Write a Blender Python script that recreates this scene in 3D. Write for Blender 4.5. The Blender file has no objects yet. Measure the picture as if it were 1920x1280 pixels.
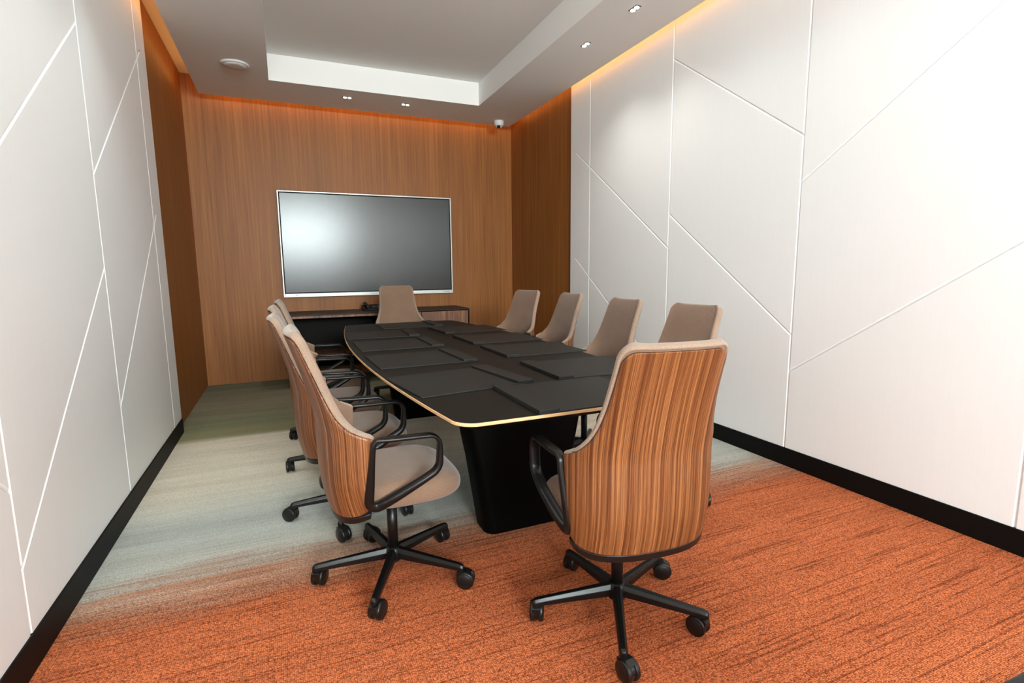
import bpy, bmesh, math, random
from mathutils import Vector, Matrix
random.seed(7)
PI = math.pi
scn = bpy.context.scene
col = scn.collection

# ------------------------------------------------------------------ helpers
def srgb(r, g, b):
    f = lambda c: (c/255/12.92) if c/255 <= .04045 else ((c/255+.055)/1.055)**2.4
    return (f(r), f(g), f(b), 1)

def new_obj(name, bm, mat=None, parent=None, smooth=False, loc=None, rz=None):
    bmesh.ops.recalc_face_normals(bm, faces=bm.faces[:])
    me = bpy.data.meshes.new(name)
    bm.to_mesh(me); bm.free()
    o = bpy.data.objects.new(name, me); col.objects.link(o)
    if mat:
        for m in (mat if isinstance(mat, (list, tuple)) else [mat]): me.materials.append(m)
    if smooth:
        me.polygons.foreach_set('use_smooth', [True]*len(me.polygons))
    if parent: o.parent = parent
    if loc is not None: o.location = loc
    if rz is not None: o.rotation_euler = (0, 0, rz)
    return o

def thing(name, label, cat, loc=(0, 0, 0), rz=0, group=None):
    o = bpy.data.objects.new(name, None); col.objects.link(o)
    o.empty_display_size = .1
    o.location = loc; o.rotation_euler = (0, 0, rz)
    o['label'] = label; o['category'] = cat
    if group: o['group'] = group
    return o

def structure(o):
    o['kind'] = 'structure'; return o

def box(bm, x0, x1, y0, y1, z0, z1, mi=0):
    vs = [bm.verts.new(p) for p in [(x0,y0,z0),(x1,y0,z0),(x1,y1,z0),(x0,y1,z0),(x0,y0,z1),(x1,y0,z1),(x1,y1,z1),(x0,y1,z1)]]
    for f in [(0,3,2,1),(4,5,6,7),(0,1,5,4),(1,2,6,5),(2,3,7,6),(3,0,4,7)]:
        fc = bm.faces.new([vs[i] for i in f]); fc.material_index = mi
    return vs

def bevel_mod(o, w=.003, seg=2, ang=40):
    m = o.modifiers.new('Bevel', 'BEVEL'); m.width = w; m.segments = seg
    m.limit_method = 'ANGLE'; m.angle_limit = math.radians(ang)
    return o

def subsurf(o, l=1):
    m = o.modifiers.new('Subdivision', 'SUBSURF'); m.levels = l; m.render_levels = l
    return o

def loft(bm, rings, closed=True, cap0=True, cap1=True, mi=0):
    vr = [[bm.verts.new(p) for p in r] for r in rings]
    n = len(rings[0])
    for a, b in zip(vr[:-1], vr[1:]):
        for i in range(n if closed else n-1):
            j = (i+1) % n
            bm.faces.new((a[i], a[j], b[j], b[i])).material_index = mi
    if cap0: bm.faces.new(vr[0][::-1]).material_index = mi
    if cap1: bm.faces.new(vr[-1]).material_index = mi
    return vr

def circ(cx, cy, z, r, n=24):
    return [(cx+r*math.cos(2*PI*i/n), cy+r*math.sin(2*PI*i/n), z) for i in range(n)]

def lathe(bm, prof, cx=0, cy=0, n=24, mi=0):
    return loft(bm, [circ(cx, cy, z, max(r, 1e-4), n) for r, z in prof], mi=mi)

def interp(tab, x):
    # smooth (Catmull-Rom style Hermite) table lookup
    if x <= tab[0][0]: return tab[0][1]
    if x >= tab[-1][0]: return tab[-1][1]
    for i in range(len(tab)-1):
        if tab[i][0] <= x <= tab[i+1][0]:
            x0, y0 = tab[i]; x1, y1 = tab[i+1]; h = x1-x0; t = (x-x0)/h
            s = (y1-y0)/h
            def slope(k):
                if k == 0 or k == len(tab)-1: return None
                a = (tab[k][1]-tab[k-1][1])/(tab[k][0]-tab[k-1][0]); b = (tab[k+1][1]-tab[k][1])/(tab[k+1][0]-tab[k][0])
                return 0 if a*b <= 0 else 2*a*b/(a+b)
            m0 = slope(i); m1 = slope(i+1)
            m0 = s if m0 is None else m0; m1 = s if m1 is None else m1
            return (2*t**3-3*t*t+1)*y0+(t**3-2*t*t+t)*h*m0+(-2*t**3+3*t*t)*y1+(t**3-t*t)*h*m1

# ------------------------------------------------------------------ materials
class NT:
    def __init__(s, name):
        s.m = bpy.data.materials.new(name); s.m.use_nodes = True
        s.t = s.m.node_tree; s.n = s.t.nodes; s.b = s.n['Principled BSDF']
    def add(s, typ, **kw):
        x = s.n.new(typ)
        for k, v in kw.items(): setattr(x, k, v)
        return x
    def link(s, a, b): s.t.links.new(a, b)
    def setv(s, **kw):
        for k, v in kw.items(): s.b.inputs[k.replace('_', ' ')].default_value = v
    def coords(s, scale=(1, 1, 1), kind='Object', rot=(0, 0, 0)):
        tc = s.add('ShaderNodeTexCoord'); mp = s.add('ShaderNodeMapping')
        mp.inputs['Scale'].default_value = scale; mp.inputs['Rotation'].default_value = rot
        s.link(tc.outputs[kind], mp.inputs[0]); return mp.outputs[0]
    def noise(s, vec, scale=5, detail=3, rough=.5, dist=0):
        x = s.add('ShaderNodeTexNoise'); s.link(vec, x.inputs['Vector'])
        x.inputs['Scale'].default_value = scale; x.inputs['Detail'].default_value = detail
        x.inputs['Roughness'].default_value = rough; x.inputs['Distortion'].default_value = dist
        return x.outputs[0]
    def ramp(s, fac, stops, interp='LINEAR'):
        x = s.add('ShaderNodeValToRGB'); s.link(fac, x.inputs[0]); e = x.color_ramp.elements
        x.color_ramp.interpolation = interp
        while len(e) < len(stops): e.new(.5)
        for q, (p, c) in zip(e, stops): q.position = p; q.color = c
        return x.outputs[0]
    def mix(s, fac, a, b, blend='MIX'):
        x = s.add('ShaderNodeMix', data_type='RGBA', blend_type=blend)
        for sock, v in ((0, fac), (6, a), (7, b)):
            if hasattr(v, 'default_value') or hasattr(v, 'is_output'): s.link(v, x.inputs[sock])
            else: x.inputs[sock].default_value = v
        return x.outputs[2]
    def math(s, op, a, b=None):
        x = s.add('ShaderNodeMath', operation=op)
        for i, v in enumerate((a, b)):
            if v is None: continue
            if hasattr(v, 'is_output'): s.link(v, x.inputs[i])
            else: x.inputs[i].default_value = v
        return x.outputs[0]
    def bump(s, h, strength=.2, dist=.002):
        x = s.add('ShaderNodeBump'); s.link(h, x.inputs['Height'])
        x.inputs['Strength'].default_value = strength; x.inputs['Distance'].default_value = dist
        s.link(x.outputs[0], s.b.inputs['Normal'])
    def color(s, c): s.link(c, s.b.inputs['Base Color'])

def plain(name, c, rough=.5, metal=0, spec=.5, noise=None):
    m = NT(name); m.setv(Base_Color=c, Roughness=rough, Metallic=metal, Specular_IOR_Level=spec)
    if noise:
        sc, st, ds = noise
        m.bump(m.noise(m.coords(), sc, 2), st, ds)
    return m.m

def mat_white_panel():
    m = NT('white_panel')
    n = m.noise(m.coords((60, 60, 1.2)), 3, 3)
    m.color(m.ramp(n, [(.3, (.865, .87, .865, 1)), (.7, (.88, .885, .88, 1))]))
    m.setv(Roughness=.42, Specular_IOR_Level=.35)
    return m.m

def mat_wood_wall(name, axis_scale, dark, light):
    m = NT(name)
    g = m.noise(m.coords(axis_scale), 1, 6, .62, .3)
    g2 = m.noise(m.coords(tuple(a*.11 for a in axis_scale)), 1, 2)
    c = m.ramp(g, [(.28, dark), (.52, tuple((a+b)/2 for a, b in zip(dark, light))), (.74, light)])
    f = m.ramp(g2, [(.3, (.88, .87, .86, 1)), (.7, (1.05, 1.05, 1.05, 1))])
    m.color(m.mix(1.0, c, f, 'MULTIPLY'))
    m.setv(Roughness=.48, Specular_IOR_Level=.3)
    m.bump(g, .06, .001)
    return m.m

def mat_zebrano():
    m = NT('zebrano_veneer')
    v = m.coords((1, .004, 1), 'UV')
    big = m.noise(v, 120, 2, .5, 0)
    fine = m.noise(v, 520, 2, .6, 0)
    s = m.math('ADD', m.math('MULTIPLY', big, .48), m.math('MULTIPLY', fine, .52))
    c = m.ramp(s, [(.36, srgb(62, 29, 11)), (.45, srgb(96, 53, 26)), (.52, srgb(120, 73, 40)), (.63, srgb(158, 106, 64))])
    por = m.noise(m.coords((900, 26, 1), 'UV'), 1, 2)
    m.color(m.mix(1.0, c, m.ramp(por, [(.3, (.80, .78, .76, 1)), (.55, (1, 1, 1, 1))]), 'MULTIPLY'))
    m.setv(Roughness=.38, Specular_IOR_Level=.4)
    return m.m

def mat_fabric(name, c0, c1):
    m = NT(name)
    v = m.coords()
    n = m.noise(v, 420, 3, .7); n2 = m.noise(v, 9, 3)
    c = m.mix(m.ramp(n, [(.3, (0, 0, 0, 1)), (.7, (1, 1, 1, 1))]), c0, c1)
    m.color(m.mix(1.0, c, m.ramp(n2, [(.3, (.93, .93, .93, 1)), (.7, (1.04, 1.04, 1.04, 1))]), 'MULTIPLY'))
    m.setv(Roughness=.92, Specular_IOR_Level=.15, Sheen_Weight=.25, Sheen_Roughness=.5)
    m.bump(n, .25, .0008)
    return m.m

def mat_carpet():
    m = NT('gradient_loop_carpet')
    tc = m.add('ShaderNodeTexCoord'); sp = m.add('ShaderNodeSeparateXYZ'); m.link(tc.outputs['Object'], sp.inputs[0])
    y = sp.outputs[1]
    # yarn rows run along X: thin streaks whose colour shifts shift the blend line
    streak = m.noise(m.coords((.9, 34, 1)), 1, 4, .65, .2)
    streak2 = m.noise(m.coords((2.4, 105, 1)), 1, 2, .6)
    patch = m.noise(m.coords((.9, 2.2, 1)), 1, 2)
    off = m.math('ADD', m.math('MULTIPLY', m.math('SUBTRACT', streak, .5), .34),
                 m.math('ADD', m.math('MULTIPLY', m.math('SUBTRACT', streak2, .5), .30), m.math('MULTIPLY', m.math('SUBTRACT', patch, .5), .45)))
    # blend noise only matters at the colour change near the front
    yy = m.math('ADD', y, off)
    Y0, Y1 = -2.4, 6.6
    st = lambda v: (v-Y0)/(Y1-Y0)
    def norm(s): return m.math('DIVIDE', m.math('SUBTRACT', s, Y0), Y1-Y0)
    orange, orange2 = srgb(208, 117, 75), srgb(202, 111, 69)
    front = m.ramp(norm(yy), [(st(-2), orange2), (st(1.98), orange), (st(2.10), srgb(190, 118, 84)), (st(2.26), srgb(188, 146, 122)), (st(2.42), srgb(188, 188, 178)), (st(2.8), srgb(184, 188, 182))])
    y2 = m.math('ADD', y, m.math('MULTIPLY', off, .22))
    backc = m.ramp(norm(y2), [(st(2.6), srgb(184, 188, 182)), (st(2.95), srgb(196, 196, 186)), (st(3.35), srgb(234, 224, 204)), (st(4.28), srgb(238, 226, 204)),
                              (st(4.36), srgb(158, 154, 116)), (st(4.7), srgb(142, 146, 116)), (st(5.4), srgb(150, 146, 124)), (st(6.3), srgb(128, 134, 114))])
    sel = m.ramp(norm(y), [(st(2.75), (0, 0, 0, 1)), (st(3.0), (1, 1, 1, 1))])
    base = m.mix(sel, front, backc)
    # dark and pale yarn lines
    ln = m.noise(m.coords((1.9, 85, 1)), 1, 2, .6)
    ln2 = m.noise(m.coords((.5, 7, 1)), 1, 2)
    grey = m.ramp(norm(y), [(st(2.1), (0, 0, 0, 1)), (st(2.5), (1, 1, 1, 1))])
    base = m.mix(1.0, base, m.mix(grey, m.ramp(ln, [(.35, (.56, .51, .48, 1)), (.45, (.95, .95, .95, 1)), (.65, (1.06, 1.06, 1.06, 1))]),
                                  m.ramp(ln, [(.30, (.84, .84, .84, 1)), (.45, (.98, .98, .98, 1)), (.65, (1.03, 1.03, 1.03, 1))])), 'MULTIPLY')
    base = m.mix(1.0, base, m.ramp(ln2, [(.3, (.88, .86, .85, 1)), (.7, (1.08, 1.08, 1.08, 1))]), 'MULTIPLY')
    # loops
    vo = m.add('ShaderNodeTexVoronoi', feature='F1'); m.link(m.coords((1, 1.35, 1)), vo.inputs['Vector'])
    vo.inputs['Scale'].default_value = 165; vo.inputs['Randomness'].default_value = .55
    loop = m.ramp(vo.outputs['Distance'], [(.12, (1.16, 1.16, 1.16, 1)), (.42, (.90, .89, .88, 1)), (.70, (.36, .30, .27, 1))])
    soft = m.ramp(vo.outputs['Distance'], [(.15, (1.05, 1.05, 1.05, 1)), (.5, (.95, .95, .95, 1)), (.8, (.74, .73, .72, 1))])
    base = m.mix(1.0, base, m.mix(grey, loop, soft), 'MULTIPLY')
    cellv = m.add('ShaderNodeSeparateColor'); m.link(vo.outputs['Color'], cellv.inputs[0])
    base = m.mix(1.0, base, m.mix(grey, m.ramp(cellv.outputs[0], [(0, (.66, .63, .6, 1)), (.3, (1, 1, 1, 1)), (1, (1.14, 1.14, 1.14, 1))]), m.ramp(cellv.outputs[0], [(0, (.88, .88, .87, 1)), (.35, (1, 1, 1, 1)), (1, (1.05, 1.05, 1.05, 1))])), 'MULTIPLY')
    m.color(base)
    m.setv(Roughness=.95, Specular_IOR_Level=.1)
    m.bump(m.math('SUBTRACT', 1.0, vo.outputs['Distance']), .6, .004)
    return m.m

def mat_walnut():
    m = NT('walnut_front')
    g = m.noise(m.coords((26, 26, 1.6)), 1, 5, .6, .6)
    m.color(m.ramp(g, [(.3, srgb(70, 38, 22)), (.5, srgb(112, 68, 42)), (.72, srgb(156, 106, 70))]))
    m.setv(Roughness=.45)
    return m.m

def mat_oak_edge():
    m = NT('oak_table_edge')
    g = m.noise(m.coords((14, 14, 300)), 1, 3)
    m.color(m.ramp(g, [(.3, srgb(206, 160, 112)), (.7, srgb(232, 190, 142))]))
    m.setv(Roughness=.4)
    return m.m

def emit(name, c, s):
    m = NT(name); m.setv(Base_Color=(0, 0, 0, 1), Emission_Color=c, Emission_Strength=s); return m.m

M = dict(
    panel=mat_white_panel(),
    wood=mat_wood_wall('warm_wood_veneer', (46, 46, .9), srgb(126, 74, 30), srgb(166, 107, 52)),
    zebra=mat_zebrano(),
    fabric=mat_fabric('taupe_upholstery', srgb(108, 84, 68), srgb(143, 115, 96)),
    rim=mat_fabric('toplit_rim_fabric', srgb(126, 104, 88), srgb(166, 143, 125)),  # paler than the upholstery: overhead light put into the colour
    carpet=mat_carpet(),
    walnut=mat_walnut(), oak=mat_oak_edge(),
    plaster=plain('ceiling_paint', (.88, .87, .845, 1), .75, noise=(40, .03, .001)),
    black=plain('black_plastic', (.0045, .0045, .0045, 1), .36, spec=.4, noise=(300, .05, .0005)),
    satin=plain('black_satin_metal', (.0035, .0035, .0035, 1), .34, spec=.33, noise=(200, .03, .0004)),
    skirting=plain('black_baseboard', (.003, .0028, .0026, 1), .55, spec=.15, noise=(80, .05, .0005)),
    leather=plain('black_leather', (.020, .0195, .018, 1), .55, spec=.22, noise=(520, .25, .0006)),
    tabletop=plain('dark_table_linoleum', (.010, .0085, .0068, 1), .55, spec=.16, noise=(400, .06, .0004)),
    tablebase=plain('black_table_base', (.0015, .0015, .0015, 1), .55, spec=.05, noise=(120, .03, .0004)),
    darkwood=plain('dark_brown_board', (.022, .012, .008, 1), .5, spec=.25, noise=(60, .06, .0006)),
    void=plain('black_brown_board', (.005, .0035, .003, 1), .6, spec=.12),
    alu=plain('silver_aluminium', (.50, .49, .475, 1), .38, metal=.5, noise=(220, .02, .0003)),
    bezel=plain('black_bezel', (.004, .004, .004, 1), .6, spec=.08),
    screen=plain('matte_screen_glass', (.010, .011, .011, 1), .235, spec=.52),
    whiteplastic=plain('white_plastic', (.74, .73, .71, 1), .45, noise=(150, .03, .0004)),
    lens=plain('black_lens', (.006, .006, .007, 1), .08, spec=.7),
    trimdark=plain('dark_trim_metal', (.05, .045, .035, 1), .3, metal=.6),
    ink=plain('grey_print', (.06, .06, .065, 1), .6),
    bulb=emit('warm_lamp', (1, .93, .80, 1), 12),
    led=emit('amber_led', (1, .42, .10, 1), 4),
)

# ------------------------------------------------------------------ measured room (metres; camera stands at the origin, looks along +Y)
XL, XLW, XR, XRW = -.797, -.838, 2.797, 2.812
YB, YF = 6.437, -5.6
ZC, ZS = 3.232, 2.996
SKH = .113
YWL, YWR = 4.603, 4.859
SL, SR, SY = -.663, 2.701, 6.245
TL, TR, TY = -.014, 2.064, 5.588
TY0, SY0 = -4.8, YF

# floor
bm = bmesh.new(); box(bm, -1.0, 3.0, YF-.1, YB+.1, -.08, 0)
structure(new_obj('floor', bm, M['carpet']))
# upper ceiling slab (shows in the tray and in the light cove)
bm = bmesh.new(); box(bm, -1.0, 3.0, YF-.1, YB+.1, ZC, ZC+.08)
structure(new_obj('ceiling', bm, M['plaster']))
# dropped soffit ring
bm = bmesh.new()
def ring(z): return [[(SL,SY0,z),(SR,SY0,z),(SR,SY,z),(SL,SY,z)], [(TL,TY0,z),(TR,TY0,z),(TR,TY,z),(TL,TY,z)]]
lo = [[bm.verts.new(p) for p in r] for r in ring(ZS)]; hi = [[bm.verts.new(p) for p in r] for r in ring(ZC-.0005)]
for i in range(4):
    j = (i+1) % 4
    for a, b in ((lo, lo), (hi, hi)): bm.faces.new((a[0][i], a[0][j], b[1][j], b[1][i]))
    bm.faces.new((lo[0][i], lo[0][j], hi[0][j], hi[0][i])); bm.faces.new((lo[1][i], lo[1][j], hi[1][j], hi[1][i]))
soffit = structure(new_obj('ceiling_soffit', bm, M['plaster']))

# wood walls
bm = bmesh.new(); box(bm, -1.0, 3.0, YB, YB+.1, 0, ZC); structure(new_obj('wall_back', bm, M['wood']))
bm = bmesh.new(); box(bm, XLW-.1, XLW, 4.2, YB, 0, ZC); structure(new_obj('wall_left_far', bm, M['wood']))
bm = bmesh.new(); box(bm, XRW, XRW+.1, 4.4, YB, 0, ZC); structure(new_obj('wall_right_far', bm, M['wood']))

# white walls with routed V grooves
GW = .0078; GD = .0072
def clip(poly, P, Q, keep):
    # poly: list of (y, z, flag of the edge leaving this vertex); keep the side where sign*cross >= 0
    dy, dz = Q[0]-P[0], Q[1]-P[1]
    d = lambda p: keep*((p[0]-P[0])*dz-(p[1]-P[1])*dy)
    out = []
    n = len(poly)
    for i in range(n):
        a, b = poly[i], poly[(i+1) % n]; da, db = d(a), d(b)
        if da >= 0: out.append(a)
        if (da >= 0) != (db >= 0):
            t = da/(da-db); pt = (a[0]+t*(b[0]-a[0]), a[1]+t*(b[1]-a[1]))
            out.append((pt[0], pt[1], True if da >= 0 else a[2]))
    return out

def groove_wall(name, x, sgn, strips, z0, z1, thick):
    """strips: (ya, yb, groove at ya, groove at yb, [lines]); sgn = +1 when the face looks to +X."""
    bm = bmesh.new()
    for ya, yb, fa, fb, lines in strips:
        cells = [[(ya, z0, False), (yb, z0, fb), (yb, z1, False), (ya, z1, fa)]]
        for P, Q in lines:
            nxt = []
            for c in cells:
                for k in (1, -1):
                    r = clip(c, P, Q, k)
                    if len(r) >= 3: nxt.append(r)
            cells = nxt
        for c in cells:
            n = len(c)
            area = sum(c[i][0]*c[(i+1) % n][1]-c[(i+1) % n][0]*c[i][1] for i in range(n))
            if abs(area) < 1e-5: continue
            ins = []
            for i in range(n):
                def edge(k):
                    a, b = c[k], c[(k+1) % n]; ey, ez = b[0]-a[0], b[1]-a[1]; L = math.hypot(ey, ez)
                    ny, nz = -ez/L, ey/L
                    if area < 0: ny, nz = -ny, -nz
                    o = GW if a[2] else 0
                    return (a[0]+ny*o, a[1]+nz*o, ey/L, ez/L)
                p = edge((i-1) % n); q = edge(i)
                den = p[2]*q[3]-p[3]*q[2]
                t = ((q[0]-p[0])*q[3]-(q[1]-p[1])*q[2])/den
                ins.append((p[0]+t*p[2], p[1]+t*p[3]))
            iv = [bm.verts.new((x, a, b)) for a, b in ins]
            bm.faces.new(iv)
            for i in range(n):
                if c[i][2]:
                    j = (i+1) % n
                    ov = [bm.verts.new((x-sgn*GD, c[k][0], c[k][1])) for k in (i, j)]
                    bm.faces.new((iv[i], iv[j], ov[1], ov[0]))
    ya = min(s[0] for s in strips); yb = max(s[1] for s in strips)
    xs = sorted((x-sgn*(GD+.0005), x-sgn*thick))
    box(bm, xs[0], xs[1], ya, yb, z0, z1)
    for yy in (ya, yb):
        bm.faces.new([bm.verts.new(p) for p in ((x, yy, z0), (x, yy, z1), (x-sgn*.01, yy, z1), (x-sgn*.01, yy, z0))])
    return structure(new_obj(name, bm, M['panel']))

LV = [4.325, 3.127, 1.967, .80, -.37, -1.54]
bL = ((3.119, 1.691), (4.429, 2.713)); dL = ((3.143, .577), (4.447, 1.65))
groove_wall('wall_left', XL, 1, [
    (4.44, YWL, False, False, []),
    (LV[0], 4.44, True, False, [bL, dL]),
    (LV[1], LV[0], True, True, [bL, dL]),
    (LV[2], LV[1], True, True, [((2.217, 1.645), (3.079, 2.333)), ((1.96, .323), (3.088, 1.229))]),
    (LV[3], LV[2], True, True, [((1.967, .58), (.8, 1.55)), ((1.967, 1.7), (.8, 2.62))]),
    (LV[4], LV[3], True, True, [((.8, .5), (-.37, 1.4)), ((.8, 1.6), (-.37, 2.5))]),
    (-.7, LV[4], False, True, [])], 0.0, ZC, .06)
RV = [4.488, 3.322, 2.187, 1.062, -.07, -1.2]
b1 = ((4.765, 2.402), (3.325, 1.383)); b2 = ((4.751, 1.337), (3.69, .588))
groove_wall('wall_right', XR, -1, [
    (4.765, YWR, False, False, []),
    (RV[0], 4.765, True, False, [b1, b2]),
    (RV[1], RV[0], True, True, [b1, b2]),
    (RV[2], RV[1], True, True, [((3.318, 2.782), (2.191, 1.979)), ((3.305, 1.632), (2.183, .815))]),
    (RV[3], RV[2], True, True, [((2.172, 1.723), (1.311, 2.31)), ((2.172, .606), (1.148, 1.325))]),
    (RV[4], RV[3], True, True, [((1.062, .7), (-.07, 1.5)), ((1.062, 1.85), (-.07, 2.65))]),
    (RV[5], RV[4], True, True, [((-.07, 2.3), (-1.2, 1.5)), ((-.07, 1.2), (-1.2, .4))]),
    (YF, RV[5], False, True, [])], 0.0, ZC, .06)

# baseboards
bm = bmesh.new(); box(bm, XL-.03, XL+.007, YF, YWL+.004, 0, SKH); bevel_mod(structure(new_obj('baseboard_left', bm, M['skirting'])), .002)
bm = bmesh.new(); box(bm, XR-.007, XR+.02, YF, YWR+.004, 0, SKH); bevel_mod(structure(new_obj('baseboard_right', bm, M['skirting'])), .002)

# wall behind the camera with a guessed window, added as unseen daylight source
WX0, WX1, WZ0, WZ1 = -.74, 1.9, 1.85, 3.08
bm = bmesh.new()
box(bm, -1.0, WX0, YF-.1, YF, 0, ZC); box(bm, WX1, 3.0, YF-.1, YF, 0, ZC)
box(bm, WX0, WX1, YF-.1, YF, 0, WZ0); box(bm, WX0, WX1, YF-.1, YF, WZ1, ZC)
structure(new_obj('wall_front', bm, M['wood']))
bm = bmesh.new()
for a in ((WX0, WX0+.05), ((WX0+WX1)/2-.025, (WX0+WX1)/2+.025), (WX1-.05, WX1)): box(bm, a[0], a[1], YF-.08, YF-.02, WZ0, WZ1)
for a in ((WZ0, WZ0+.05), (WZ1-.05, WZ1)): box(bm, WX0, WX1, YF-.078, YF-.022, a[0], a[1])
wf = structure(new_obj('guessed_window_1', bm, M['skirting']))
g = NT('window_glass'); tr = g.add('ShaderNodeBsdfTransparent'); gl = g.add('ShaderNodeBsdfGlossy'); gl.inputs['Roughness'].default_value = .02
mx = g.add('ShaderNodeMixShader'); mx.inputs[0].default_value = .06
g.link(tr.outputs[0], mx.inputs[1]); g.link(gl.outputs[0], mx.inputs[2]); g.link(mx.outputs[0], g.n['Material Output'].inputs[0])
bm = bmesh.new(); box(bm, WX0+.05, WX1-.05, YF-.053, YF-.047, WZ0+.05, WZ1-.05)
new_obj('pane', bm, g.m, wf)

# tall glazing added in the left wall behind the viewer to carry fill light
VY0, VY1, VZ0, VZ1 = -5.0, -1.9, .25, 2.75
bm = bmesh.new()
box(bm, XL-.06, XL, VY1, -.7, 0, ZC); box(bm, XL-.06, XL, YF, VY0, 0, ZC)
box(bm, XL-.06, XL, VY0, VY1, 0, VZ0); box(bm, XL-.06, XL, VY0, VY1, VZ1, ZC)
structure(new_obj('wall_left_near', bm, M['panel']))
bm = bmesh.new()
for k in range(4):
    yy = VY0+(VY1-VY0-.05)*k/3; box(bm, XL-.055, XL-.005, yy, yy+.05, VZ0, VZ1)
for a in ((VZ0, VZ0+.05), (VZ1-.05, VZ1)): box(bm, XL-.053, XL-.007, VY0, VY1, a[0], a[1])
wl = structure(new_obj('added_window_2', bm, M['skirting']))
bm = bmesh.new(); box(bm, XL-.033, XL-.027, VY0+.05, VY1-.05, VZ0+.05, VZ1-.05)
new_obj('pane', bm, g.m, wl)

# ------------------------------------------------------------------ ceiling fittings
def downlight(x, y, rz, label):
    t = thing('recessed_downlight', label, 'downlight', (x, y, ZS), rz, 'twin recessed downlights in the soffit')
    bm = bmesh.new(); box(bm, -.046, .046, -.0215, .0215, -.004, .0)
    bevel_mod(new_obj('trim', bm, M['trimdark'], t), .0015)
    for s in (-1, 1):
        bm = bmesh.new(); lathe(bm, [(.0165, -.0042), (.0175, -.0055), (.0165, -.0075), (.012, -.0085), (.0, -.0085)], s*.0225, 0, 20)
        o = new_obj('lamp', bm, M['bulb'], t, True)
    L = bpy.data.lights.new('downlight_beam', 'SPOT'); L.energy = 22 if y > 5 else (27 if y > 3.5 else 22); L.color = (1, .97, .90); L.spot_size = math.radians(72 if y > 5 else 118); L.spot_blend = .8 if y > 5 else 1
    L.shadow_soft_size = .03
    lo = bpy.data.objects.new('beam', L); col.objects.link(lo); lo.parent = t; lo.location = (0, 0, -.02)
    return t
downlight(.714, 5.82, 0, 'twin recessed downlight in the far soffit above the left half of the wall screen')
downlight(1.316, 5.834, 0, 'twin recessed downlight in the far soffit above the right half of the wall screen')
downlight(2.319, 3.805, PI/2, 'twin recessed downlight in the right soffit, the farther one beside the white wall')
downlight(2.327, 3.18, PI/2, 'twin recessed downlight in the right soffit, the nearer one at the top picture edge')

# right row runs on out of view; unseen left row added for top light
for xx, yy in [(2.33, 3.18-.625*(k+1)) for k in range(5)]+[(-.34, 3.18-.625*k) for k in range(5)]:
    bm = bmesh.new(); box(bm, -.0215, .0215, -.046, .046, -.004, .0)
    for sg in (-1, 1): lathe(bm, [(.0165, -.0042), (.0175, -.0055), (.0165, -.0075), (.012, -.0085), (.0, -.0085)], 0, sg*.0225, 20, 1)
    new_obj('unseen_recessed_lamp', bm, [M['trimdark'], M['bulb']], soffit, loc=(xx, yy, ZS))
    L = bpy.data.lights.new('downlight_beam', 'SPOT'); L.energy = 11 if xx > 0 else 27; L.color = (.84, 1, 1); L.spot_size = math.radians(118 if xx > 0 else 100); L.spot_blend = 1.0
    L.shadow_soft_size = .05
    lo = bpy.data.objects.new('beam', L); col.objects.link(lo); lo.location = (xx, yy, ZS-.02)
t = thing('ceiling_speaker', 'round white ceiling speaker disc in the soffit near the left wood wall', 'speaker', (-.269, 5.282, ZS))
bm = bmesh.new(); lathe(bm, [(.112, 0), (.112, -.006), (.106, -.013), (.094, -.016), (.0, -.016)], n=40)
new_obj('bezel', bm, M['whiteplastic'], t, False)
bm = bmesh.new(); lathe(bm, [(.090, -.0155), (.088, -.019), (.05, -.0215), (.0, -.022)], n=40)
new_obj('grille', bm, M['whiteplastic'], t, True)

t = thing('ceiling_security_camera', 'small white dome security camera on the soffit corner by the right wood wall', 'camera', (2.49, 6.06, ZS))
bm = bmesh.new(); lathe(bm, [(.058, 0), (.06, -.008), (.058, -.045), (.048, -.058), (.0, -.058)], n=28)
bevel_mod(new_obj('housing', bm, M['whiteplastic'], t, True), .003)
bm = bmesh.new()
loft(bm, [circ(0, 0, -.05-.034*math.sin(a), .040*math.cos(a)+1e-4, 24) for a in [PI/2*k/7 for k in range(8)]])
o = new_obj('dome', bm, M['whiteplastic'], t, True)
bm = bmesh.new(); bmesh.ops.create_uvsphere(bm, u_segments=20, v_segments=12, radius=.022)
o = new_obj('lens', bm, M['lens'], t, True); o.location = (-.012, -.025, -.068)

# ------------------------------------------------------------------ wall screen
TX0, TX1, TZ0, TZ1 = -.016, 1.957, .942, 2.112
YT = YB-.074
t = thing('interactive_display', 'large dark flat display in a thin silver frame on the wood wall', 'screen', ((TX0+TX1)/2, YB, TZ0))
def tp(x, y, z): return x-(TX0+TX1)/2, y-YB, z-TZ0
def tbox(bm, x0, x1, y0, y1, z0, z1):
    a = tp(x0, y0, z0); b = tp(x1, y1, z1); box(bm, a[0], b[0], a[1], b[1], a[2], b[2])
bm = bmesh.new(); tbox(bm, TX0+.06, TX1-.06, YT+.035, YB-.001, TZ0+.06, TZ1-.06); new_obj('back_casing', bm, M['bezel'], t)
FWD = .0145; FB = .041
bm = bmesh.new()
tbox(bm, TX0, TX0+FWD, YT, YT+.04, TZ0, TZ1); tbox(bm, TX1-FWD, TX1, YT, YT+.04, TZ0, TZ1)
tbox(bm, TX0+FWD, TX1-FWD, YT, YT+.04, TZ1-FWD, TZ1); tbox(bm, TX0+FWD, TX1-FWD, YT, YT+.04, TZ0, TZ0+FB)
fr = bevel_mod(new_obj('frame', bm, M['alu'], t), .0025)
bm = bmesh.new(); tbox(bm, TX0+FWD, TX1-FWD, YT+.006, YT+.03, TZ0+FB, TZ1-FWD); new_obj('bezel', bm, M['bezel'], t)
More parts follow.
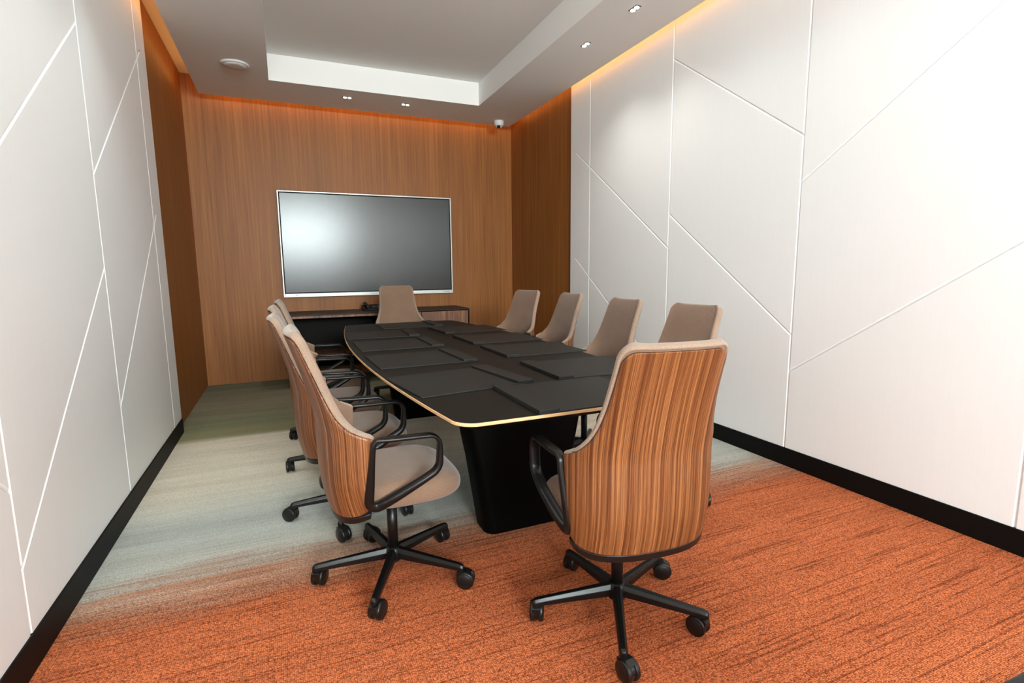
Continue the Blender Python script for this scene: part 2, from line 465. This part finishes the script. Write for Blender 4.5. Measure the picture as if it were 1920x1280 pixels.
bm = bmesh.new(); tbox(bm, TX0+FWD+.011, TX1-FWD-.011, YT+.0045, YT+.007, TZ0+FB+.011, TZ1-FWD-.011); new_obj('screen', bm, M['screen'], t)
for k, dx in enumerate((.085, .112, .139, .166, .193)):
    bm = bmesh.new(); a = tp(TX0+dx, YT-.0008, TZ0+.023)
    r = .0035 if k != 2 else .006
    loft(bm, [[(a[0]+r*math.cos(q*PI/6), a[1]+yy, a[2]+r*math.sin(q*PI/6)) for q in range(12)] for yy in (0, .002)])
    new_obj('button', bm, M['ink'], fr)
bm = bmesh.new()
for k, w in enumerate((.012, .008, .012, .010, .008)):
    x = .95+k*.0165; tbox(bm, x, x+w, YT-.0006, YT+.001, TZ0+.021, TZ0+.0255)
new_obj('wordmark', bm, M['ink'], fr)
bm = bmesh.new()
for k in range(3):
    tbox(bm, TX1-.11+k*.024, TX1-.096+k*.024, YT-.0006, YT+.001, TZ0+.018, TZ0+.028)
new_obj('port_row', bm, M['ink'], fr)

# ------------------------------------------------------------------ credenza and telephone
CX0, CX1, CY0, CY1, CZ = -.04, 2.005, 5.87, YB-.004, .778
t = thing('credenza', 'long low dark walnut credenza under the wall screen', 'credenza', ((CX0+CX1)/2, (CY0+CY1)/2, 0))
ox, oy = (CX0+CX1)/2, (CY0+CY1)/2
def cbox(name, x0, x1, y0, y1, z0, z1, mat, bev=.002):
    bm = bmesh.new(); box(bm, x0-ox, x1-ox, y0-oy, y1-oy, z0, z1)
    return bevel_mod(new_obj(name, bm, mat, t), bev)
cbox('top', CX0, CX1, CY0, CY1, CZ-.016, CZ, M['darkwood'])
cbox('top_edge', CX0+.014, .945, CY0+.004, CY0+.03, CZ-.042, CZ-.0165, M['walnut'])
cbox('side_panel', CX0, CX0+.014, CY0, CY1, .20, CZ-.0165, M['satin'])
cbox('side_panel', CX1-.014, CX1, CY0, CY1, .20, CZ-.0165, M['satin'])
cbox('bottom', CX0+.0145, CX1-.0145, CY0+.002, CY1, .20, .216, M['void'])
cbox('back_panel', CX0+.0145, CX1-.0145, CY1-.014, CY1-.001, .2165, CZ-.017, M['void'])
cbox('divider', .945, .96, CY0+.004, CY1-.0145, .2165, CZ-.017, M['void'])
cbox('shelf', CX0+.015, .9445, CY0+.02, CY1-.0145, .30, .322, M['walnut'])
for a, b in ((.964, 1.424), (1.430, 1.987)):
    cbox('door', a, b, CY0+.010, CY0+.03, .222, CZ-.024, M['walnut'])
for x in (CX0+.02, CX1-.05):
    for y in (CY0+.03, CY1-.07): cbox('leg', x, x+.03, y, y+.03, 0, .1995, M['satin'])

t = thing('desk_telephone', 'black desk telephone on the credenza half hidden by the head chair', 'telephone', (.915, 6.17, CZ), math.radians(8))
bm = bmesh.new()
loft(bm, [[(x, -.095, .0), (x, .095, .0), (x, .095, .058), (x, .06, .062), (x, -.095, .014)] for x in (-.1, .1)])
bevel_mod(new_obj('body', bm, M['black'], t), .006, 3)
bm = bmesh.new()
pts = [(-.062, -.088, .034), (-.066, -.06, .052), (-.066, 0, .072), (-.066, .05, .084), (-.062, .08, .078)]
rr = [.020, .017, .014, .017, .021]
loft(bm, [[(p[0]+r*1.25*math.cos(a), p[1], p[2]+r*.8*math.sin(a)) for a in [2*PI*k/14 for k in range(14)]] for p, r in zip(pts, rr)])
hs = subsurf(new_obj('handset', bm, M['black'], t, True), 1)
for i in range(3):
    for j in range(4):
        bm = bmesh.new(); x = .0+i*.028; y = -.07+j*.022; z = .021+(y+.095)*.318
        box(bm, x-.009, x+.009, y-.007, y+.007, z-.004, z+.003)
        bevel_mod(new_obj('key', bm, M['ink'], t), .0015)
bm = bmesh.new(); box(bm, -.012, .072, .025, .055, .056, .0635); new_obj('display', bm, M['lens'], t)

# ------------------------------------------------------------------ conference table
TCX, TCY, TYN, TYF, TTZ = 1.0, 3.25, 1.548, 4.985, .734
def hw(y): return .640-.045*(y-TCY)**2
def outline(ins, z, r=.085):
    # boat shaped outline, rounded corners, inset by ins
    pts = []
    y0, y1 = TYN+ins, TYF-ins
    r = max(r-ins*.6, .02)
    def corner(cx, cy, a0, n=7): return [(cx+r*math.cos(a0+PI/2*k/n), cy+r*math.sin(a0+PI/2*k/n)) for k in range(n+1)]
    xs = lambda y: hw(y)-ins
    pts += corner(TCX+xs(y0+r)-r, y0+r, -PI/2)
    for k in range(1, 24):
        y = y0+r+(y1-y0-2*r)*k/24; pts.append((TCX+xs(y), y))
    pts += corner(TCX+xs(y1-r)-r, y1-r, 0)
    pts += [(TCX+(.5-k/6)*2*(xs(y1-r)-r)*.999, y1+.008*math.cos((.5-k/6)*PI)) for k in range(1, 6)]
    pts += corner(TCX-xs(y1-r)+r, y1-r, PI/2)
    for k in range(1, 24):
        y = y1-r-(y1-y0-2*r)*k/24; pts.append((TCX-xs(y), y))
    pts += corner(TCX-xs(y0+r)+r, y0+r, PI)
    pts += [(TCX+(-.5+k/6)*2*(xs(y0+r)-r)*.999, y0-.004*math.cos((-.5+k/6)*PI)) for k in range(1, 6)]
    return [(x-TCX, y-TCY, z) for x, y in pts]
t = thing('conference_table', 'long boat shaped black conference table with a pale wood edge on black slab legs', 'table', (TCX, TCY, 0))
bm = bmesh.new()
loft(bm, [outline(.0035, TTZ-.0128), outline(.0035, TTZ-.001), outline(.0045, TTZ)])
new_obj('tabletop', bm, M['tabletop'], t)
bm = bmesh.new()
a = loft(bm, [outline(.0040, TTZ-.0125), outline(.001, TTZ-.0120), outline(0, TTZ-.0108), outline(0, TTZ-.0025), outline(.001, TTZ-.001), outline(.0034, TTZ-.0006)], cap0=False, cap1=False)
new_obj('edge_band', bm, M['oak'], t)
bm = bmesh.new()
loft(bm, [outline(.075, TTZ-.046), outline(.004, TTZ-.0130)])
new_obj('underside', bm, M['tablebase'], t)
def slab(z, hx, hy, r=.05, n=6):
    pts = []
    for sx, sy, a0 in ((1, -1, -PI/2), (1, 1, 0), (-1, 1, PI/2), (-1, -1, PI)):
        for k in range(n+1):
            a = a0+PI/2*k/n; pts.append((sx*(hx-r)+r*math.cos(a), sy*(hy-r)+r*math.sin(a), z))
    return pts
for yy in (2.215, 4.285):
    bm = bmesh.new()
    loft(bm, [[(p[0], p[1]+yy-TCY, p[2]) for p in slab(z, hx, hy)] for z, hx, hy in ((0, .205, .085), (.006, .212, .09), (.35, .262, .095), (TTZ-.046, .325, .10))])
    bevel_mod(new_obj('leg', bm, M['tablebase'], t, True), .004)
bm = bmesh.new(); box(bm, -.12, .12, 2.30-TCY, 4.20-TCY, .60, TTZ-.0465)
bevel_mod(new_obj('cable_tray', bm, M['tablebase'], t), .006)

# ------------------------------------------------------------------ desk pads
PW_, PD_, RW_ = .525, .445, .080
def make_pad():
    t = thing('desk_pad', '', 'desk pad')
    bm = bmesh.new(); box(bm, -PW_/2, PW_/2, -PD_/2, PD_/2, 0, .0060)
    bevel_mod(new_obj('mat', bm, M['leather'], t), .0015)
    bm = bmesh.new(); box(bm, PW_/2-RW_, PW_/2, -PD_/2, PD_/2, .0061, .0160)
    bevel_mod(new_obj('side_rail', bm, M['leather'], t), .002)
    return t
def copy_tree(o):
    c = o.copy(); col.objects.link(c)
    for ch in o.children:
        d = ch.copy(); col.objects.link(d); d.parent = c
        for g in ch.children:
            e = g.copy(); col.objects.link(e); e.parent = d
            for h in g.children:
                f = h.copy(); col.objects.link(f); f.parent = e
    return c
pads = [
    (.690, 2.205, 8, 'black leather desk pad on the table in front of the nearest left side chair'),
    (.672, 2.855, 2, 'black leather desk pad before the second left side chair from the camera'),
    (.672, 3.490, 0, 'black leather desk pad before the third left side chair from the camera'),
    (.668, 4.105, -3, 'black leather desk pad before the farthest left side chair'),
    (1.372, 2.235, 179, 'black leather desk pad before the nearest right side chair, partly behind the striped back'),
    (1.390, 2.890, 180, 'black leather desk pad before the second right side chair from the camera'),
    (1.390, 3.475, 181, 'black leather desk pad before the third right side chair from the camera'),
    (1.378, 4.130, 183, 'black leather desk pad before the farthest right side chair'),
    (1.035, 1.768, 180, 'black leather desk pad at the near table end before the striped chair back'),
    (1.010, 4.690, 0, 'black leather desk pad at the far table end before the head chair'),
]
pad0 = make_pad()
for i, (x, y, a, lab) in enumerate(pads):
    p = pad0 if i == 0 else copy_tree(pad0)
    p.location = (x, y, TTZ+.0003); p.rotation_euler = (0, 0, math.radians(a)); p['label'] = lab; p['group'] = 'black leather desk pads on the conference table'

# ------------------------------------------------------------------ office chair (faces +Y)
ZT = 1.022
YC = [(.34, -.232), (.42, -.253), (.50, -.263), (.60, -.265), (.66, -.265), (.75, -.278), (.85, -.303), (.94, -.331), (1.03, -.362)]
WD = [(.34, .228), (.42, .240), (.50, .246), (.60, .249), (.66, .250), (.75, .243), (.85, .226), (.94, .207), (1.03, .192)]
# half length of the outline measured along the sheet (only above the arms)
SE = [(.648, .380), (.658, .345), (.668, .314), (.68, .286), (.695, .261), (.715, .239), (.74, .220), (.78, .202), (.85, .186), (.94, .176), (1.03, .170)]
DD = [(.34, .112), (.42, .143), (.55, .156), (.65, .163), (.75, .150), (.85, .120), (.94, .085), (1.03, .060)]
def edge_len(z, zt, r=.036):
    w = interp(SE, z)
    k = z-(zt-r)
    if k > 0: w = w-r+math.sqrt(max(r*r-k*k, 0))
    return w
def shell_grid(zb, zt, ncol=28, grow=0, bottom_r=.042, rows=None, trim=0):
    zs = rows or ([zb, zb+.004, zb+.012, zb+.022, zb+.035]+[zb+.05+(.60-zb-.05)*k/6 for k in range(7)]+[.62, .635, .648, .656, .663, .67, .68, .69, .70, .715, .73, .75, .775, .80]+[.83, .86, .89, .92, .95]+[zt-.042, zt-.034, zt-.026, zt-.018, zt-.011, zt-.005, zt-.0015, zt])
    G = []
    for z in zs:
        w = interp(WD, z)+(grow if z < .645 else 0); d = interp(DD, z); yc = interp(YC, z)
        row = []
        NS = 72
        for k in range(NS+1):
            u = -1+2*k/NS
            # even spacing along a super-elliptic section
            a = abs(u)*PI/2; n = 2.5
            # re-space so points are denser round the bend
            sx = math.sin(a)**(2/n) if a > 0 else 0; cy = math.cos(a)**(2/n) if a < PI/2-1e-9 else 0
            px, py = math.copysign(w*sx, u), yc+d*(1-cy)
            kb = max(0, 1-(z-zb)/.16)
            pz = z+kb*.028*abs(u)**2.2
            row.append(Vector((px, py, pz)))
        # resample evenly by arc length
        L = [0]
        for p, q in zip(row[:-1], row[1:]): L.append(L[-1]+(q-p).length)
        tot = L[-1]; res = []
        cut = 0
        kk = bottom_r-(z-zb)
        if kk > 0 and bottom_r > 0: cut = bottom_r-math.sqrt(max(bottom_r**2-kk**2, 0))
        if z > .648:
            cut = max(cut, tot/2-(edge_len(z, zt)+grow-trim*max(0, min(1, (z-.650)/.02))))
        for k in range(ncol+1):
            s = cut+(tot-2*cut)*k/ncol
            i = max(0, min(len(L)-2, next((j for j in range(len(L)-1) if L[j+1] >= s), len(L)-2)))
            f = (s-L[i])/max(L[i+1]-L[i], 1e-9)
            res.append((row[i].lerp(row[i+1], f), s-tot/2))
        G.append(res)
    return G
def grid_normals(G):
    N = []
    for i, r in enumerate(G):
        row = []
        for k in range(len(r)):
            a = r[min(k+1, len(r)-1)][0]-r[max(k-1, 0)][0]
            b = G[min(i+1, len(G)-1)][k][0]-G[max(i-1, 0)][k][0]
            n = a.cross(b)          # points to -Y (outwards) for a running +X and b running +Z
            row.append(n.normalized() if n.length > 1e-9 else Vector((0, -1, 0)))
        N.append(row)
    # lightly smooth the normals so offsets do not kink
    for _ in range(2):
        N = [[(N[i][k]*2+N[max(i-1, 0)][k]+N[min(i+1, len(N)-1)][k]+N[i][max(k-1, 0)]+N[i][min(k+1, len(N[0])-1)]).normalized() for k in range(len(N[0]))] for i in range(len(N))]
    return N
def thick_shell(bm, G, o0, o1, uv=False, pad=0):
    N = grid_normals(G); R, K = len(G), len(G[0])
    A = [[bm.verts.new(G[i][k][0]-N[i][k]*o0) for k in range(K)] for i in range(R)]
    # pad: extra stuffing towards the middle, so the front face comes out flatter
    def stuff(i, k):
        if not pad: return o1
        u = abs(2*k/(K-1)-1); z = G[i][k][0].z; zt = G[-1][0][0].z
        f = max(0, min(1, (z-.55)/.1))*max(0, min(1, (zt-z)/.06))**.5
        return o1+pad*f*(1-u**2.2)
    B = [[bm.verts.new(G[i][k][0]-N[i][k]*stuff(i, k)) for k in range(K)] for i in range(R)]
    ul = bm.loops.layers.uv.new('UVMap') if uv else None
    def quad(vs, ids):
        f = bm.faces.new(vs)
        if ul:
            for lp, (i, k) in zip(f.loops, ids): lp[ul].uv = (G[i][k][1], G[i][k][0].z)
    for i in range(R-1):
        for k in range(K-1):
            ids = [(i, k), (i, k+1), (i+1, k+1), (i+1, k)]
            quad([A[a][b] for a, b in ids], ids); ids = ids[::-1]
            quad([B[a][b] for a, b in ids], ids)
    for i in range(R-1):
        for k in (0, K-1):
            ids = [(i, k), (i+1, k), (i+1, k), (i, k)]
            quad([A[i][k], A[i+1][k], B[i+1][k], B[i][k]], ids)
    for k in range(K-1):
        for i in (0, R-1):
            ids = [(i, k), (i, k+1), (i, k+1), (i, k)]
            quad([A[i][k], A[i][k+1], B[i][k+1], B[i][k]], ids)

def fillet(pts, rad, n=6):
    """closed polygon with rounded corners -> list of (y, z, value); pts = (y, z, value)."""
    out = []; m = len(pts)
    for i in range(m):
        p = Vector(pts[i][:2]); a = Vector(pts[i-1][:2])-p; b = Vector(pts[(i+1) % m][:2])-p
        ang = a.angle(b); r = rad[i]; tl = r/math.tan(ang/2)
        p0 = p+a.normalized()*tl; p1 = p+b.normalized()*tl
        c = p+(a.normalized()+b.normalized()).normalized()*(r/math.sin(ang/2))
        for k in range(n+1):
            # slerp on the arc
            v0, v1 = p0-c, p1-c; th = v0.angle(v1); f = k/n
            v = (v0*math.sin((1-f)*th)+v1*math.sin(f*th))/math.sin(th)
            out.append((c.x+v.x, c.y+v.y, pts[i][2] if len(pts[i]) > 2 else 0))
    return out

def arm_loop(side):
    bm = bmesh.new()
    X = .256*side
    # centre line corners: (forward, height, in-plane half thickness)
    P = [(-.104, .655, .0095), (.128, .650, .0085), (.124, .522, .0125), (-.130, .388, .0175)]
    line = fillet(P, [.022, .040, .055, .026], 7)
    # spread extra points on the long runs
    full = []
    for i in range(len(line)):
        a = line[i]; b = line[(i+1) % len(line)]
        d = math.hypot(a[0]-b[0], a[1]-b[1]); n = max(1, int(d/.03))
        for k in range(n):
            f = k/n; g = f*f*(3-2*f); full.append((a[0]+(b[0]-a[0])*f, a[1]+(b[1]-a[1])*f, a[2]+(b[2]-a[2])*g))
    n = len(full); rings = []
    for i in range(n):
        y, z, h = full[i]; p = full[i-1]; q = full[(i+1) % n]
        ty, tz = q[0]-p[0], q[1]-p[1]; L = math.hypot(ty, tz); ny, nz = -tz/L, ty/L
        # the bar is wide across; near the shell edge it narrows
        wide = .0195 if y > -.06 else .0195-.007*min(1, (-.06-y)/.04)
        # arms toe slightly outward with height and forward reach
        xo = X+side*(.010*max(0, (y+.1)/.23))-side*.022*max(0, (.62-z)/.22)*max(0, min(1, (.06-y)/.16))
        ring = []
        for k in range(12):
            a = 2*PI*k/12; ca, sa = math.cos(a), math.sin(a)
            e = .62
            u = math.copysign(abs(ca)**e, ca)*wide; v = math.copysign(abs(sa)**e, sa)*h
            ring.append((xo+u, y+ny*v, z+nz*v))
        rings.append(ring)
    vr = [[bm.verts.new(p) for p in r] for r in rings]
    for i in range(n):
        a, b = vr[i], vr[(i+1) % n]
        for k in range(12):
            j = (k+1) % 12; bm.faces.new((a[k], a[j], b[j], b[k]))
    return bm

def make_chair():
    t = thing('office_chair', '', 'chair')
    # back: veneer outer shell, upholstered inner shell
    bm = bmesh.new(); thick_shell(bm, shell_grid(.364, ZT-.017, trim=.006), 0, .007, True)
    new_obj('back_shell', bm, M['zebra'], t, True)['label'] = 'striped wood veneer back shell'
    bm = bmesh.new(); G = shell_grid(.44, ZT-.006, grow=.003, bottom_r=0)
    thick_shell(bm, G, .0085, .0345, pad=.022)
    bc = new_obj('back_cushion', bm, M['fabric'], t, True); bc.data.set_sharp_from_angle(angle=math.radians(50)); bc['label'] = 'taupe fabric back cushion'
    # fabric edge roll round the veneer; its paler colour stands in for top light
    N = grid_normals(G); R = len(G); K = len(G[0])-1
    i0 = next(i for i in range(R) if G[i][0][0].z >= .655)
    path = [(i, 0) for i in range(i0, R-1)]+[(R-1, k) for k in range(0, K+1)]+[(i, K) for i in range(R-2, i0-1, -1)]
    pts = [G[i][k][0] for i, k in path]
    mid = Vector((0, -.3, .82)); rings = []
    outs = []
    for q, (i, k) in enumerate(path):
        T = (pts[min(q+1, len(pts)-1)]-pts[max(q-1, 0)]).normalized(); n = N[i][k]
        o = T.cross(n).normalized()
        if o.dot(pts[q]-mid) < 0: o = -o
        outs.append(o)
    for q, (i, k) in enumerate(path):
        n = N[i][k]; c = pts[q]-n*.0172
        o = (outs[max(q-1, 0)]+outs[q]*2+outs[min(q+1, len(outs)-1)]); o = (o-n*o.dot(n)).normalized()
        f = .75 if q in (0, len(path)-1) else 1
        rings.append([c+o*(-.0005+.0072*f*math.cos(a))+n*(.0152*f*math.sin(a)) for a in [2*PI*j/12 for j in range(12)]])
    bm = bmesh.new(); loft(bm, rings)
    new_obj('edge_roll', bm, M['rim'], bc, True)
    # black rim under the shell, running round to the arms
    bm = bmesh.new(); rows = [.338, .342, .350, .358, .3635, .370, .385, .40, .42]
    G = shell_grid(.338, ZT, rows=rows, bottom_r=.0, grow=.001)
    thick_shell(bm, G, .0075, .040)
    G2 = shell_grid(.338, ZT, rows=[.338, .342, .350, .358, .3635], bottom_r=0, grow=.001)
    thick_shell(bm, G2, -.0005, .0076)
    bevel_mod(new_obj('back_frame', bm, M['black'], t, True), .002)
    for s in (-1, 1):
        o = new_obj('armrest', arm_loop(s), M['satin'], t, True); subsurf(o, 1)
    # seat
    def plan(z, ins, n=40, drop=0):
        pts = []
        hx, y0, y1 = .230-ins, -.212+ins, .262-ins
        cy, hy = (y0+y1)/2, (y1-y0)/2
        for k in range(n):
            a = 2*PI*k/n; ca, sa = math.cos(a), math.sin(a)
            e = 2/3.4 if sa > 0 else 2/2.9
            x = math.copysign(abs(ca)**e, ca)*hx; y = cy+math.copysign(abs(sa)**e, sa)*hy
            x *= 1-.10*max(0, -(y-cy)/hy)
            pts.append((x, y, z-drop*max(0, (y-.12)/.14)**2))
        return pts
    bm = bmesh.new()
    loft(bm, [plan(.374, .035, drop=-.004), plan(.376, .020, drop=-.002), plan(.386, .006, drop=.002), plan(.408, 0, drop=.008), plan(.434, .002, drop=.014), plan(.453, .010, drop=.02), plan(.466, .024, drop=.022), plan(.473, .045, drop=.02), plan(.476, .085, drop=.015), plan(.477, .15, drop=.0), plan(.4775, .21)])
    subsurf(new_obj('seat', bm, M['fabric'], t, True), 1)
    bm = bmesh.new(); loft(bm, [plan(.358, .085), plan(.364, .045), plan(.3745, .038)])
    new_obj('seat_pan', bm, M['black'], t, True)
    bm = bmesh.new(); box(bm, -.075, .075, -.19, .11, .318, .3585)
    bevel_mod(new_obj('tilt_mechanism', bm, M['black'], t), .012, 3)
    bm = bmesh.new(); lathe(bm, [(.0205, .105), (.0205, .318)], n=24)
    new_obj('gas_column', bm, M['satin'], t, True)
    bm = bmesh.new(); lathe(bm, [(.026, .062), (.034, .068), (.036, .10), (.030, .118), (.0235, .124), (.0, .124)], n=28)
    bevel_mod(new_obj('hub', bm, M['satin'], t, True), .002)
    # five star legs and casters
    def leg_mesh():
        bm = bmesh.new(); rings = []
        for r, zt, zb, w in ((.022, .120, .078, .0185), (.06, .117, .077, .0175), (.15, .109, .075, .0155), (.24, .101, .073, .0140), (.290, .096, .071, .0135), (.302, .094, .070, .0128), (.309, .090, .069, .0105), (.312, .086, .070, .007)):
            h = (zt-zb)
            c = .42
            rings.append([(r, -w, zb), (r, w, zb), (r, w, zb+h*(1-c)), (r, w*.55, zt), (r, -w*.55, zt), (r, -w, zb+h*(1-c))])
        loft(bm, rings); return bm
    def caster_mesh():
        bm = bmesh.new()
        lathe(bm, [(.0075, .030), (.0075, .0655)], 0, 0, 14)
        # hood between the wheels; wheels trail behind the stem
        hood = []
        for x in (-.006, .006):
            hood.append([(x, -.018+.0255*math.cos(a), .030+.0255*math.sin(a)) for a in [PI*2*k/24 for k in range(24)]])
        loft(bm, hood)
        hood = []
        for x in (-.013, .013):
            hood.append([(x, .010, .034), (x, .012, .052), (x, -.002, .061), (x, -.022, .0625), (x, -.038, .054), (x, -.034, .050), (x, -.018, .056), (x, -.004, .050)])
        loft(bm, hood)
        bmesh.ops.scale(bm, vec=(1.16, 1.16, 1.16), verts=bm.verts[:]); return bm
    def wheel_mesh(s):
        bm = bmesh.new()
        prof = [(.006, .0), (.006, .027), (.0075, .0293), (.0105, .030), (.017, .030), (.0195, .0288), (.0208, .0262), (.0205, .0245), (.0222, .0225), (.023, .0)]
        rings = [[(s*x, -.018+max(r, 1e-4)*math.cos(2*PI*k/28), .030+max(r, 1e-4)*math.sin(2*PI*k/28)) for k in range(28)] for x, r in prof]
        loft(bm, rings); bmesh.ops.scale(bm, vec=(1.1, 1.16, 1.16), verts=bm.verts[:]); return bm
    for k in range(5):
        a = math.radians(72*k)
        o = new_obj('leg', leg_mesh(), M['satin'], t, False); bevel_mod(o, .004, 2, 25); o.rotation_euler = (0, 0, a)
        c = new_obj('caster', caster_mesh(), M['black'], t, False)
        c.location = (.296*math.cos(a), .296*math.sin(a), 0)
        for s in (-1, 1): new_obj('wheel', wheel_mesh(s), M['black'], c, True)
    return t

def set_chair(o, x, y, face, star, swivels, label, group):
    """face: direction the sitter looks (deg from +X); star: world angle of the first leg."""
    rz = face-90
    o.location = (x, y, 0); o.rotation_euler = (0, 0, math.radians(rz)); o['label'] = label
    if group: o['group'] = group
    elif 'group' in o: del o['group']
    legs = [c for c in o.children if c.name.split('.')[0] == 'leg']; cas = [c for c in o.children if c.name.split('.')[0] == 'caster']
    for k in range(5):
        a = math.radians(star-rz+72*k)
        legs[k].rotation_euler = (0, 0, a)
        cas[k].location = (.296*math.cos(a), .296*math.sin(a), 0)
        cas[k].rotation_euler = (0, 0, math.radians(swivels[k]-rz))

G1, G2 = 'chairs along the left side of the table', 'chairs along the right side of the table'
rs = lambda: [random.uniform(0, 360) for _ in range(5)]
chairs = [
    (.338, 2.012, 2, 30, [200, 120, 150, 140, 60], 'taupe fabric chair with striped wood back nearest the camera along the left table side', G1),
    (.268, 2.665, 0, 34, rs(), 'taupe and striped wood chair second from the camera along the left table side', G1),
    (.255, 3.33, 0, 30, rs(), 'taupe and striped wood chair third from the camera along the left table side', G1),
    (.28, 4.02, 0, 35, rs(), 'taupe and striped wood chair farthest along the left table side', G1),
    (1.745, 2.17, 186, 20, rs(), 'taupe chair nearest on the right table side, half hidden behind the striped chair back', G2),
    (1.75, 2.85, 180, 50, rs(), 'taupe chair second from the camera along the right table side', G2),
    (1.85, 3.74, 180, 10, rs(), 'taupe chair third from the camera along the right table side', G2),
    (1.83, 4.43, 197, 40, rs(), 'taupe chair farthest along the right table side', G2),
    (1.022, 1.432, 82, 23, [60, 120, 150, 5, 200], 'taupe chair at the near table end showing its whole striped wood veneer back', 'chairs at the table ends'),
    (1.045, 5.06, 270, 20, rs(), 'taupe chair at the far table head in front of the credenza', 'chairs at the table ends'),
    (.97, .042, 180, 20, rs(), 'chair at the bottom right picture corner of which only a black armrest edge shows', None),
]
ch0 = make_chair()
made = []
for i, a in enumerate(chairs):
    made.append(ch0 if i == 0 else copy_tree(ch0))
for o, a in zip(made, chairs): set_chair(o, *a)
# the head chair stands at a higher seat setting
for c in made[9].children:
    if c.name.split('.')[0] not in ('leg', 'caster', 'hub', 'gas_column'): c.location.z += .045
    elif c.name.startswith('gas_column'): c.location.z += .03

# ------------------------------------------------------------------ light
def area(name, loc, rot, sx, sy, e, c=(1, 1, 1), spread=PI):
    L = bpy.data.lights.new(name, 'AREA'); L.shape = 'RECTANGLE'; L.size = sx; L.size_y = sy; L.energy = e; L.color = c; L.spread = spread
    o = bpy.data.objects.new(name, L); col.objects.link(o); o.location = loc; o.rotation_euler = rot
    return o
# daylight outside the guessed window behind the camera
area('guessed_daylight', ((WX0+WX1)/2, YF-.25, (WZ0+WZ1)/2), (math.radians(90), 0, 0), WX1-WX0, WZ1-WZ0, 950, (.86, .985, .985))
area('guessed_daylight', (XL-.2, (VY0+VY1)/2, (VZ0+VZ1)/2), (0, math.radians(-90), 0), VZ1-VZ0, VY1-VY0, 190, (.84, .97, 1))  # added light through the made-up side glazing, brightens the room
# amber LED strips tucked behind the soffit, facing the walls
AMB = (1, .42, .10)
zled = ZS+.10
area('cove_left', (SL-.004, (SY0+SY)/2, zled), (0, math.radians(90), 0), .04, SY-SY0, 9, AMB)
area('cove_right', (SR+.004, (SY0+SY)/2, zled), (0, math.radians(-90), 0), .04, SY-SY0, 9, AMB)
area('cove_back', ((SL+SR)/2, SY+.004, zled), (math.radians(90), 0, 0), SR-SL, .04, 4.5, AMB)
w = bpy.data.worlds.new('World'); scn.world = w; w.use_nodes = True
w.node_tree.nodes['Background'].inputs[0].default_value = (.75, .85, 1, 1); w.node_tree.nodes['Background'].inputs[1].default_value = .6

# ------------------------------------------------------------------ camera
yaw, pitch, roll, fpx = -.40996, -.138187, -.010234, 972.93
cyw, syw = math.cos(yaw), math.sin(yaw)
fw = Vector((-syw*math.cos(pitch), cyw*math.cos(pitch), math.sin(pitch)))
rt = Vector((cyw, syw, 0)); up = rt.cross(fw)
r2 = rt*math.cos(roll)+up*math.sin(roll); u2 = -rt*math.sin(roll)+up*math.cos(roll)
cd = bpy.data.cameras.new('Camera'); cd.sensor_width = 36; cd.lens = fpx/1920*36; cd.clip_start = .02
cam = bpy.data.objects.new('Camera', cd); col.objects.link(cam)
mw = Matrix.Identity(4)
for i in range(3): mw[i][0] = r2[i]; mw[i][1] = u2[i]; mw[i][2] = -fw[i]
mw[2][3] = 1.23
cam.matrix_world = mw
scn.camera = cam
scn.view_settings.view_transform = 'Standard'; scn.view_settings.look = 'None'
scn.view_settings.exposure = 0; scn.view_settings.gamma = 1; scn.view_settings.use_curve_mapping = False
